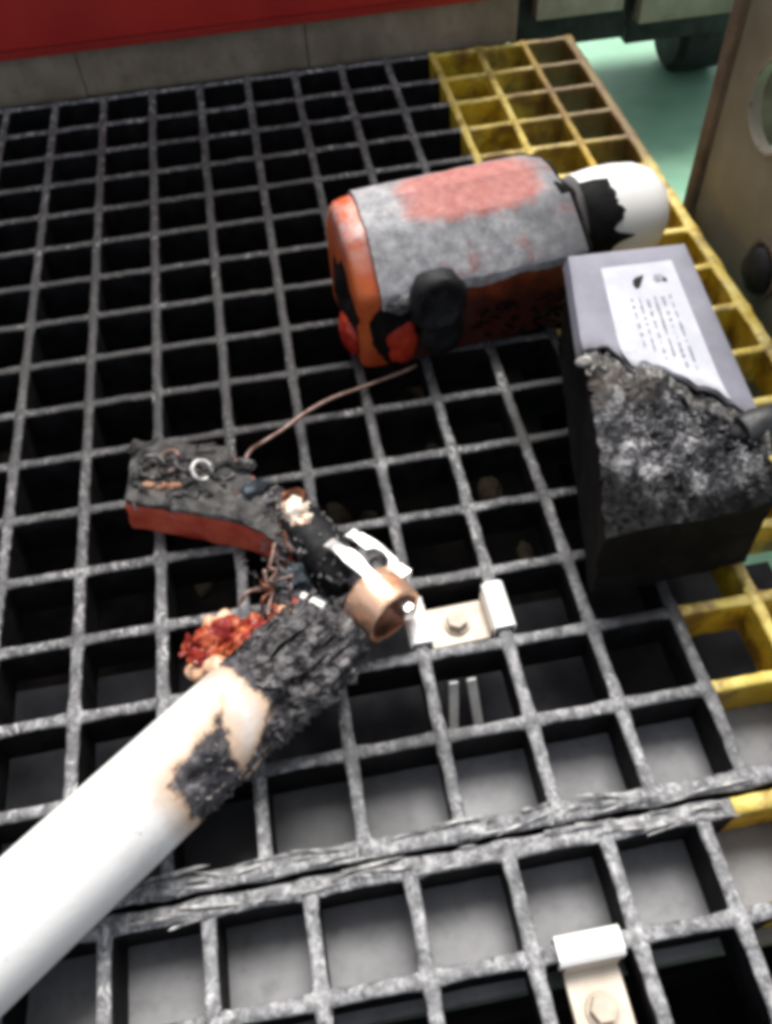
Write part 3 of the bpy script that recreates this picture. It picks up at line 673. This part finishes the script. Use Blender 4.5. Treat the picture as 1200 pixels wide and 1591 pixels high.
# ------------------------------------------------------------------ orange housing with ash-grey sleeve
hs_ = thing('orange_housing', 'orange rounded housing under an ash grey sleeve with a black knob', 'housing', (.266, -.1215, 0), R(6.5))
HL, HD, HH = .136, .080, .080                              # length X, depth Y, height Z
def hprof(g=0.0, z0=.0, n=12):
    """cross-section in (y,z): flat foot, straight flanks, facetted crown"""
    hy = HD / 2
    base = [(-hy, z0), (-hy, .040), (-hy, .048), (-hy + .0006, .0505), (-hy + .0022, .0530), (-hy + .0110, .0625), (-hy + .0205, .0728), (-hy + .0230, .0750), (-hy + .0260, .0764), (-hy + .036, .0782), (0.002, .0810), (hy - .030, .0815), (hy - .0240, .0800), (hy - .0200, .0770), (hy - .010, .064), (hy - .003, .054), (hy, .047), (hy, .035), (hy, z0)]
    out = []
    for k, (y, z) in enumerate(base):
        a = base[max(k - 1, 0)]; b = base[min(k + 1, len(base) - 1)]; t = Vector((b[0] - a[0], b[1] - a[1])).normalized()
        out.append((y - t.y * g, z + t.x * g))
    return out
def loft(bm, secs, closed=True, cap=True):
    rows = [[bm.verts.new(p) for p in s] for s in secs]; m = len(rows[0])
    for a, b in zip(rows, rows[1:]):
        for i in range(m if closed else m - 1): bm.faces.new((a[i], a[(i + 1) % m], b[(i + 1) % m], b[i]))
    if cap: bm.faces.new(rows[0][::-1]); bm.faces.new(rows[-1])
    return rows
def sec(x, prof, sc=1.0, zc=.036):
    return [(x, y * sc, zc + (z - zc) * sc if z > .002 else z) for y, z in prof]
pr = hprof(0, .0012)
def hwarp(bm):                                              # the far end of the housing is cut at a slant
    for v in bm.verts:
        k = max(0.0, min(1.0, (v.co.x - .005) / .06)); v.co.x -= .019 * k * max(0.0, (v.co.y + HD / 2) / HD)
bm = bmesh.new()
loft(bm, [sec(-HL / 2 + .012, pr), sec(-HL / 4, pr), sec(0, pr), sec(HL / 4, pr), sec(HL / 2 - .010, pr), sec(HL / 2 - .002, pr, .93)])
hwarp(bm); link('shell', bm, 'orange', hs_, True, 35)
bm = bmesh.new(); loft(bm, [sec(HL / 2 - .0060, pr, 1.03), sec(HL / 2 - .0005, pr, 1.02), sec(HL / 2 + .0035, pr, .96), sec(HL / 2 + .0065, pr, .80)]); rough_up(bm, .0012, 110, 4.0, .0012); hwarp(bm); link('end_plate', bm, 'char_side', hs_, True, 40)
# rounded left end cap, closed; a dark lump paints the shade of its opening
bm = bmesh.new()
sx = [(-HL / 2 + .0118, 1.0), (-HL / 2 + .0065, .992), (-HL / 2 + .0025, .968), (-HL / 2 + .0003, .925), (-HL / 2 - .0006, .86), (-HL / 2 - .0008, .70), (-HL / 2 - .0008, .45)]
rw = loft(bm, [sec(x, pr, s) for x, s in sx])
bm.faces.index_update()
for f in bm.faces:
    f.material_index = 0
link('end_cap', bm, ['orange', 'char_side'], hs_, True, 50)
bm = bmesh.new(); lump(bm, (-HL / 2 + .0010, -.0070, .0270), (.0058, .0285, .0250), .22, 70, 3, 4); link('mouth_dark', bm, 'char_side', hs_, True)
bm = bmesh.new(); lump(bm, (-HL / 2 - .0020, -.0190, .0150), (.0062, .0135, .0130), .25, 90, 4, 4); link('inner_plug', bm, 'deep_red', hs_, True)
# sleeve: open shell over the crown, longer at the back, notch for the knob
bm = bmesh.new(); th = .0020; NX = 34; prof_o, prof_i = hprof(.0024, .0), hprof(.0008, .0)
def low(x, side):                                           # lower lip height
    if side > 0: return .030
    return .0455 + .0050 * (x + .04) / .1 + .0022 * fbm((x, 0, 0), 55, 4.0)
outs, ins = [], []
for k in range(NX + 1):
    x = -HL / 2 + .0125 + (HL - .0135) * k / NX
    po = []; pi_ = []
    for prof, dst in ((prof_o, po), (prof_i, pi_)):
        for q, (y, z) in enumerate(prof):
            zl = low(x, -1)
            if y < 0 and z < .0475: z = zl - .0012 * (2 - q) if q < 3 else z
            if q == len(prof) - 1: z = low(x, 1) - .002
            dst.append((x, y + .0003 * fbm((x, y, z), 90, 2), z + .0004 * fbm((x, y, z), 70, 5)))
    if k >= NX - 2:
        e = (k - NX + 3) / 3; sc = 1 - .035 * e
        po = [(a, b * sc, .04 + (c - .04) * sc) for a, b, c in po]; pi_ = [(a, b * sc, .04 + (c - .04) * sc) for a, b, c in pi_]
    outs.append([bm.verts.new(p) for p in po]); ins.append([bm.verts.new(p) for p in pi_])
mm = len(outs[0])
for k in range(NX):
    for i in range(mm - 1):
        bm.faces.new((outs[k][i], outs[k][i + 1], outs[k + 1][i + 1], outs[k + 1][i])); bm.faces.new((ins[k][i], ins[k + 1][i], ins[k + 1][i + 1], ins[k][i + 1]))
    for i in (0, mm - 1): bm.faces.new((outs[k][i], outs[k + 1][i], ins[k + 1][i], ins[k][i]))
for k in (0, NX):
    for i in range(mm - 1): bm.faces.new((outs[k][i], ins[k][i], ins[k][i + 1], outs[k][i + 1]))
hwarp(bm); link('ash_sleeve', bm, 'sleeve', hs_, True, 17)
# black knob low on the front, near the end cap, and its bracket
bm = bmesh.new(); kx, kz = -.0245, .0420
ringset = [(-HD / 2 + .003, .0172), (-HD / 2 - .0030, .0175), (-HD / 2 - .0075, .0165), (-HD / 2 - .0095, .0145), (-HD / 2 - .0095, .0120), (-HD / 2 - .0070, .0100), (-HD / 2 - .0068, .004)]
rows = [[bm.verts.new((kx + r * math.cos(2 * math.pi * i / 48), y, kz + r * math.sin(2 * math.pi * i / 48) * 1.08)) for i in range(48)] for y, r in ringset]
for a, b in zip(rows, rows[1:]):
    for i in range(48): bm.faces.new((a[i], a[(i + 1) % 48], b[(i + 1) % 48], b[i]))
bm.faces.new(rows[0][::-1]); bm.faces.new(rows[-1]); rough_up(bm, .0013, 110, 3.0); tag(link('knob', bm, 'black', hs_, True, 50), 'melted black knob')
bm = bmesh.new(); lump(bm, (kx + .003, -HD / 2 - .003, .019), (.0125, .006, .018), .18, 90, 6, 4); link('knob_bracket', bm, 'black', hs_, True)
bm = bmesh.new(); lump(bm, (-.0480, -HD / 2 + .0012, .025), (.0155, .0050, .0240), .16, 90, 8, 4); link('recess_dark', bm, 'char_side', hs_, True)  # dark lump on the flank paints the shade of a hollow
bm = bmesh.new(); lump(bm, (-.0450, -HD / 2 - .0012, .0175), (.0098, .0045, .0165), .20, 90, 9, 4); tag(link('exposed_core', bm, 'deep_red', hs_, True), 'bright red melted core showing at the open corner')
bm = bmesh.new(); lump(bm, (-.046, -HD / 2 - .001, .0455), (.008, .006, .007), .35, 160, 2, 3); link('scorched_latch', bm, 'char', hs_, True)
bm = bmesh.new()
for k in range(40):
    shard(bm, (random.uniform(-.01, .06), -HD / 2 - .002, random.uniform(.004, .03)), random.uniform(.004, .012), random.uniform(.001, .003), .0006, rrot(.5))
tag(link('char_flakes', bm, 'char_side', hs_), kind='stuff')

# ------------------------------------------------------------------ white cap with burnt collar
wc = thing('white_bulb', 'round white plastic bulb with a jagged burnt black collar behind the grey box', 'bulb', (.371, -.098, 0), R(5))
prof = [(-.026, .0200), (-.024, .0285), (-.010, .0305), (.004, .0305), (.016, .0290), (.025, .0250), (.031, .0180), (.0345, .0090), (.0352, 0.0006)]
bm = bmesh.new(); zc = .0312; n = 40
rows = [[bm.verts.new((x, r * math.cos(2 * math.pi * i / n), zc + r * math.sin(2 * math.pi * i / n))) for i in range(n)] for x, r in prof]
for a, b in zip(rows, rows[1:]):
    for i in range(n): bm.faces.new((a[i], a[(i + 1) % n], b[(i + 1) % n], b[i]))
bm.faces.new(rows[0][::-1]); bm.faces.new(rows[-1]); link('cap_body', bm, 'white', wc, True, 60)
bm = bmesh.new(); n = 150; A = []; Bv = []; Ci = []
for i in range(n + 1):
    a = R(100) + R(165) * i / n                              # wraps the flank that faces the box
    dg = math.degrees(a); jag = .0155 + .011 * math.exp(-((dg - 168) / 5) ** 2) + .008 * math.exp(-((dg - 205) / 8) ** 2) + .006 * math.exp(-((dg - 140) / 10) ** 2) + .0045 * fbm((a, 0, 0), 2.2, 2.5, 5)
    xr = -.026 + max(.006, jag * 1.05)
    for dst, x, r in ((A, -.0275, .0322), (Bv, (xr - .0275) / 2, .0330), (Ci, xr, .0319)):
        dst.append(bm.verts.new((x, r * math.cos(a) * -1 * -1, zc + r * math.sin(a))))
for P0, P1 in ((A, Bv), (Bv, Ci)):
    for i in range(n): bm.faces.new((P0[i], P0[i + 1], P1[i + 1], P1[i]))
ext = bmesh.ops.solidify(bm, geom=list(bm.faces), thickness=.0012)
link('burnt_collar', bm, 'black', wc, True, 30)

# ------------------------------------------------------------------ grey box with label, burnt at the front
gb = thing('grey_box', 'grey box with a white label, its front half burnt to black crust', 'box', (.3365, -.2600, 0))
ox, oy = .3365, -.2600
BL, BR, FR_, FL = Vector((.3190, -.1735)), Vector((.3815, -.1770)), Vector((.3630, -.3415)), Vector((.2835, -.3455))
HB = .0640
def bq(u, v):                                               # u 0 left..1 right, v 0 back..1 front
    p = (BL.lerp(BR, u)).lerp(FL.lerp(FR_, u), v); return Vector((p.x - ox, p.y - oy))
def tear(u):                                                # where the lid ends (v) across the width
    return .455 + .11 * u + .29 * u * u + .045 * fbm((u, 0, 0), 5.0, 3.0, 4)
# body: sooty walls
bm = bmesh.new(); n = 14; rows = []
for z, g in ((.0008, .0), (.003, -.0006), (.02, -.001), (.04, -.001), (HB - .010, -.0008), (HB - .0060, -.0004)):
    ring = []
    for s in range(4):
        for k in range(n):
            t = k / n; uv = [(t, 0), (1, t), (1 - t, 1), (0, 1 - t)][s]; p = bq(*uv); c = p.normalized() * -g
            zz = z - (.009 * max(0, uv[1] - .70) * 3.3 + .0022 * (1 + fbm((p.x, p.y, 1), 90, 2)) * max(0, uv[1] - .4) if z > .03 else 0)
            dd = (.0016 * fbm((p.x, p.y, z), 75, 7)) * (0.25 + uv[1])
            ring.append(bm.verts.new((p.x - c.x * 1 + dd, p.y - c.y + dd * .5, zz)))
    rows.append(ring)
mq = 4 * n
for a, b in zip(rows, rows[1:]):
    for i in range(mq): bm.faces.new((a[i], a[(i + 1) % mq], b[(i + 1) % mq], b[i]))
bm.faces.new(rows[0][::-1]); bm.faces.new(rows[-1]); link('body', bm, 'char_side', gb, True, 40)
# lid: grey top with a lip, torn off along the front
bm = bmesh.new(); NU2 = 26; NV2 = 16; top = []; bot = []
for i in range(NU2 + 1):
    u = i / NU2; rt, rb = [], []
    for j in range(NV2 + 1):
        v = tear(u) * j / NV2; p = bq(u * 1.03 - .015, v - .012)
        curl = .0050 * max(0, (j / NV2 - .82) / .18) ** 2 * (0.6 + .4 * math.sin(u * 11))
        edge = .0012 * (1 if i in (0, NU2) or j == 0 else 0)
        ow = Vector(((-.0016 if i == 0 else .0016 if i == NU2 else 0), (.0016 if j == 0 else 0)))
        rt.append(bm.verts.new((p.x, p.y, HB + curl - edge))); rb.append(bm.verts.new((p.x + ow.x, p.y + ow.y, HB - .0016 + curl - (.0080 if (i in (0, NU2) or j == 0) else 0))))
    top.append(rt); bot.append(rb)
for i in range(NU2):
    for j in range(NV2):
        bm.faces.new((top[i][j], top[i + 1][j], top[i + 1][j + 1], top[i][j + 1])); bm.faces.new((bot[i][j], bot[i][j + 1], bot[i + 1][j + 1], bot[i + 1][j]))
    for j in (0, NV2): bm.faces.new((top[i][j], top[i + 1][j], bot[i + 1][j], bot[i][j]))
for i in (0, NU2):
    for j in range(NV2): bm.faces.new((top[i][j], top[i][j + 1], bot[i][j + 1], bot[i][j]))
lid = link('lid', bm, 'lid', gb, True, 30)
# label on the lid (flat sticker) with two printed marks and columns of small print
def lq(s, t):                                               # label coordinates: s 0..1 across, t 0..1 down the lid
    return bq(.235 + .60 * s + .018 * t, .075 + .66 * t)
bm = bmesh.new(); g_ = []
for i in range(17):
    row = []
    for j in range(17):
        s = i / 16; u_est = .235 + .60 * s; tmax = min(1.0, (tear(u_est + .012) - .012 - .075 - .012) / .66)
        p = lq(s, tmax * j / 16); v = .075 + .66 * tmax * j / 16
        jj = v / tear(u_est); curl = .0050 * max(0, (jj + .012 / tear(u_est) - .82) / .18) ** 2 * (0.6 + .4 * math.sin(u_est * 11))
        row.append(bm.verts.new((p.x, p.y, HB + .0005 + curl * 1.1)))
    g_.append(row)
for i in range(16):
    for j in range(16): bm.faces.new((g_[i][j], g_[i + 1][j], g_[i + 1][j + 1], g_[i][j + 1]))
lab = link('label', bm, 'label', lid, True)
def flat(pts, z, name, mk):
    bm = bmesh.new(); bm.faces.new([bm.verts.new((*lq(s, t), z)) for s, t in pts]); return link(name, bm, mk, lid)
zp = HB + .0009
flat([(.37, .150), (.385, .115), (.43, .100), (.50, .092), (.545, .085), (.525, .112), (.505, .128), (.480, .150), (.445, .172), (.40, .178)], zp, 'printed_mark', 'ink')
flat([(.66, .125), (.69, .100), (.75, .092), (.80, .105), (.84, .140), (.83, .152), (.76, .140), (.70, .150)], zp, 'printed_mark', 'ink_grey')
flat([(.78, .128), (.815, .125), (.835, .142), (.82, .155), (.785, .146)], zp + .0002, 'printed_mark', 'ink')
bm = bmesh.new(); random.seed(21)
for s in (.30, .40, .50, .60, .70, .80):                    # columns of print too small to read
    t = .24 + random.uniform(0, .03); tm = .40 + .5 * s
    while t < min(.92, tm):
        L = random.uniform(.006, .020); wv = random.uniform(.008, .020)
        bm.faces.new([bm.verts.new((*lq(a, b), zp)) for a, b in ((s - wv, t), (s + wv, t), (s + wv, t + L), (s - wv, t + L))]); t += L + random.choice([.006, .007, .008, .03])
tag(link('small_print', bm, 'ink_grey', lid), kind='stuff')
# burnt crust filling the open front half
bm = bmesh.new(); NA, NB = 70, 80; G2 = []
for i in range(NA + 1):
    u = i / NA; row = []
    for j in range(NB + 1):
        t = j / NB; v = tear(u) - .05 + (1.0 - tear(u) + .055) * t; p = bq(u * .985 + .0075, v)
        n1 = fbm((p.x, p.y, 0), 60, 1.0, 3); n2 = fbm((p.x, p.y, 0), 190, 2.0, 5); ed = min(1, 6 * min(u, 1 - u, 1 - t) + .15)
        drop = max(0, (t - .72 + .10 * n1) / .28)
        z = HB - .0065 + .0030 * (1 - t) + ed * (.0062 * n1 + .0036 * n2) - .0085 * drop ** 2
        row.append(bm.verts.new((p.x + .0012 * n2, p.y + .0012 * n1, z)))
    G2.append(row)
for i in range(NA):
    for j in range(NB): bm.faces.new((G2[i][j], G2[i + 1][j], G2[i + 1][j + 1], G2[i][j + 1]))
tag(link('burnt_crust', bm, 'ash', gb, True), 'grey black burnt crust')
bm = bmesh.new(); random.seed(5)
for k in range(700):
    u = random.uniform(.01, .99); v = tear(u) + random.random() ** 1.2 * (1.0 - tear(u)); p = bq(u, v)
    shard(bm, (p.x, p.y, HB - .0055 - .007 * max(0, (v - .88) / .12) ** 2 + random.uniform(-.001, .0040)), random.uniform(.0012, .0055), random.uniform(.0006, .0022), random.uniform(.0003, .0010), rrot(.9))
tag(link('ash_flakes', bm, 'ash', gb), kind='stuff')
# curled pale rim of torn plastic along the tear
bm = bmesh.new(); rows = []
for k in range(91):
    u = k / 90; row = []; wdt = .018 + .030 * abs(fbm((u, 1, 0), 6, 2.0, 4)) + (.035 if u < .25 else 0) * (1 - u * 4)
    for q in range(6):
        e = q / 5; v = tear(u) - .010 + (wdt + .010) * e; p = bq(u * 1.01 - .005, v)
        row.append((p.x, p.y, HB + .0010 - .0045 * e ** 1.5 + .0022 * fbm((u * .08, e * .01, 0), 260, 4.0, 4)))
    rows.append(row)
lo = [[bm.verts.new((p[0], p[1], p[2] - .0010)) for p in r] for r in rows]; hi = [[bm.verts.new(p) for p in r] for r in rows]
for i in range(90):
    for q in range(5):
        bm.faces.new((lo[i][q], lo[i][q + 1], lo[i + 1][q + 1], lo[i + 1][q])); bm.faces.new((hi[i][q], hi[i + 1][q], hi[i + 1][q + 1], hi[i][q + 1]))
    for q in (0, 5): bm.faces.new((lo[i][q], lo[i + 1][q], hi[i + 1][q], hi[i][q]))
for i in (0, 90):
    for q in range(5): bm.faces.new((lo[i][q], lo[i][q + 1], hi[i][q + 1], hi[i][q]))
link('torn_rim', bm, 'torn', gb, True, 50)
bm = bmesh.new(); p = bq(-.012, tear(0) + .02); lump(bm, (p.x, p.y, HB - .001), (.0042, .0030, .0028), .3, 200, 3, 3); link('torn_tip', bm, 'torn', gb, True)
p = bq(.88, .80); bm = bmesh.new(); lump(bm, (p.x, p.y, HB - .0025), (.0060, .0042, .0022), .2, 200, 5, 3); link('hole_dark', bm, 'rubber', gb, True)  # black lump on the crust paints the dark inside a hole
p = bq(.97, .80)
bm = bmesh.new(); sweep(bm, smooth_path([(p.x - .007, p.y - .001, HB - .0035), (p.x + .004, p.y + .001, HB - .0020), (p.x + .016, p.y + .004, HB - .0060), (p.x + .030, p.y + .006, HB - .026), (p.x + .044, p.y + .007, .0095)], 6), .0080, 20); rough_up(bm, .0010, 130, 3.0)
link('cable_stub', bm, 'cable', gb, True, 50)

# ------------------------------------------------------------------ machine behind (red panel, skirt plates, castor)
mc = thing('machine', 'red panelled machine with a weathered beige skirt behind the grating', 'machine', (0, .23, ZG))
def mbox(name, x0, x1, y0, y1, z0, z1, mk, bev=.001):
    bm = bmesh.new(); box(bm, ((x0 + x1) / 2, (y0 + y1) / 2 - .23, (z0 + z1) / 2 - ZG), (x1 - x0, y1 - y0, z1 - z0)); bevel(bm, bev)
    return link(name, bm, mk, mc)
mbox('red_panel', -1.0, .399, .206, .236, .0420, .42, 'red_panel', .002)
mbox('red_panel_lip', -1.0, .399, .2085, .232, .0352, .0415, 'red_panel', .001)
xe = [-.95, -.25, .025, .215, .398]
for a, b in zip(xe, xe[1:]):
    y_ = random.uniform(0, .0012)
    mbox('skirt_plate', a + .0002, b - .0002, .2165 + y_, .232 + y_, -.0060, .0345, 'skirt')
mbox('skirt_plate', .424, .505, .246, .262, -.004, .060, 'skirt')
mbox('skirt_plate', .522, .615, .246, .262, -.0185, .060, 'skirt')
mbox('chassis', -1.0, .405, .270, .42, -.05, .20, 'rubber')
mbox('chassis', .41, .516, .262, .30, -.036, .02, 'rubber')
mbox('chassis', .5205, .70, .266, .42, -.045, .055, 'rubber')
def wheel(x, y):
    bm = bmesh.new(); r, hw = .045, .030
    prof = [(-hw, .004), (-hw, r * .8), (-hw * .8, r * .96), (0, r), (hw * .8, r * .96), (hw, r * .8), (hw, .004)]
    n = 36; rows = [[bm.verts.new((x + u, y - .23 + q * math.cos(2 * math.pi * i / n), r + q * math.sin(2 * math.pi * i / n))) for i in range(n)] for u, q in prof]
    for a, b in zip(rows, rows[1:]):
        for i in range(n): bm.faces.new((a[i], a[(i + 1) % n], b[(i + 1) % n], b[i]))
    bm.faces.new(rows[0][::-1]); bm.faces.new(rows[-1]); w_ = link('castor', bm, 'rubber', mc, True, 30)
    return w_
wheel(.632, .352)
mbox('castor_fork', .585, .672, .335, .372, ZG + .05, -.046, 'rubber')

# ------------------------------------------------------------------ steel post beside the grating
po = thing('steel_post', 'brown grey steel post with a round hole beside the yellow grating edge', 'post', (.462, -.10, ZG))
bm = bmesh.new()
# web in the plane x = const with a round hole: ring of quads between a circle and the outline
y0, y1, z0, z1 = -.165, .060, 0.0, .62
hy, hz, hr = .0045, .0870 - ZG, .0245
n = 48; hole = []; outl = []
for k in range(n):
    a = 2 * math.pi * k / n; c_, s_ = math.cos(a), math.sin(a)
    hole.append((hy + hr * c_, hz + hr * s_))
    sc = min((y1 - hy) / c_ if c_ > 1e-6 else 1e9, (y0 - hy) / c_ if c_ < -1e-6 else 1e9, .085 / s_ if s_ > 1e-6 else 1e9, -.085 / s_ if s_ < -1e-6 else 1e9)
    outl.append((hy + sc * c_, hz + sc * s_))
for c_, s_ in ((y0, hz - .085), (y0, hz + .085), (y1, hz - .085), (y1, hz + .085)):
    k = min(range(n), key=lambda q: (outl[q][0] - c_) ** 2 + (outl[q][1] - s_) ** 2); outl[k] = (c_, s_)
T = .006
L0 = [[bm.verts.new((x, y, z)) for y, z in lst] for x in (0, T) for lst in (hole, outl)]
h0, o0, h1, o1 = L0
for k in range(n):
    q = (k + 1) % n
    bm.faces.new((h0[k], h0[q], o0[q], o0[k])); bm.faces.new((h1[k], o1[k], o1[q], h1[q])); bm.faces.new((h0[k], h1[k], h1[q], h0[q]))
    bm.faces.new((o0[k], o0[q], o1[q], o1[k]))
link('web', bm, 'post', po)
bm = bmesh.new(); box(bm, (T / 2, (y0 + y1) / 2, (z0 + hz - .085) / 2), (T, y1 - y0, hz - .085 - z0 - .0004)); link('web', bm, 'post', po)
bm = bmesh.new(); box(bm, (T / 2, (y0 + y1) / 2, (z1 + hz + .0855) / 2), (T, y1 - y0, z1 - hz - .0855)); link('web', bm, 'post', po)
bm = bmesh.new(); torus(bm, (-.0004, hy, hz), hr + .0012, .0018, Matrix.Rotation(math.pi / 2, 3, 'Y'), 40, 8); link('hole_rim', bm, 'post', po, True)
bm = bmesh.new(); box(bm, (.020, y1 + .0055, (z0 + z1) / 2), (.052, .010, z1 - z0)); bevel(bm, .002); link('flange', bm, 'post_rim', po)
bm = bmesh.new(); lump(bm, (-.004, -.039, .005 - ZG), (.008, .014, .0155), .12, 80, 2, 3); link('opening_dark', bm, 'rubber', po, True)  # black lump added on the web to stand for a dark opening
bm = bmesh.new(); torus(bm, (-.001, -.039, .006 - ZG), .0165, .0022, Matrix.Rotation(math.pi / 2, 3, 'Y'), 30, 8); link('opening_rim', bm, 'post_rim', po, True)
bm = bmesh.new(); box(bm, (.024, -.060, .30), (.003, .10, .55)); link('back_plate', bm, 'step', po)

S.render.resolution_x = 772; S.render.resolution_y = 1024
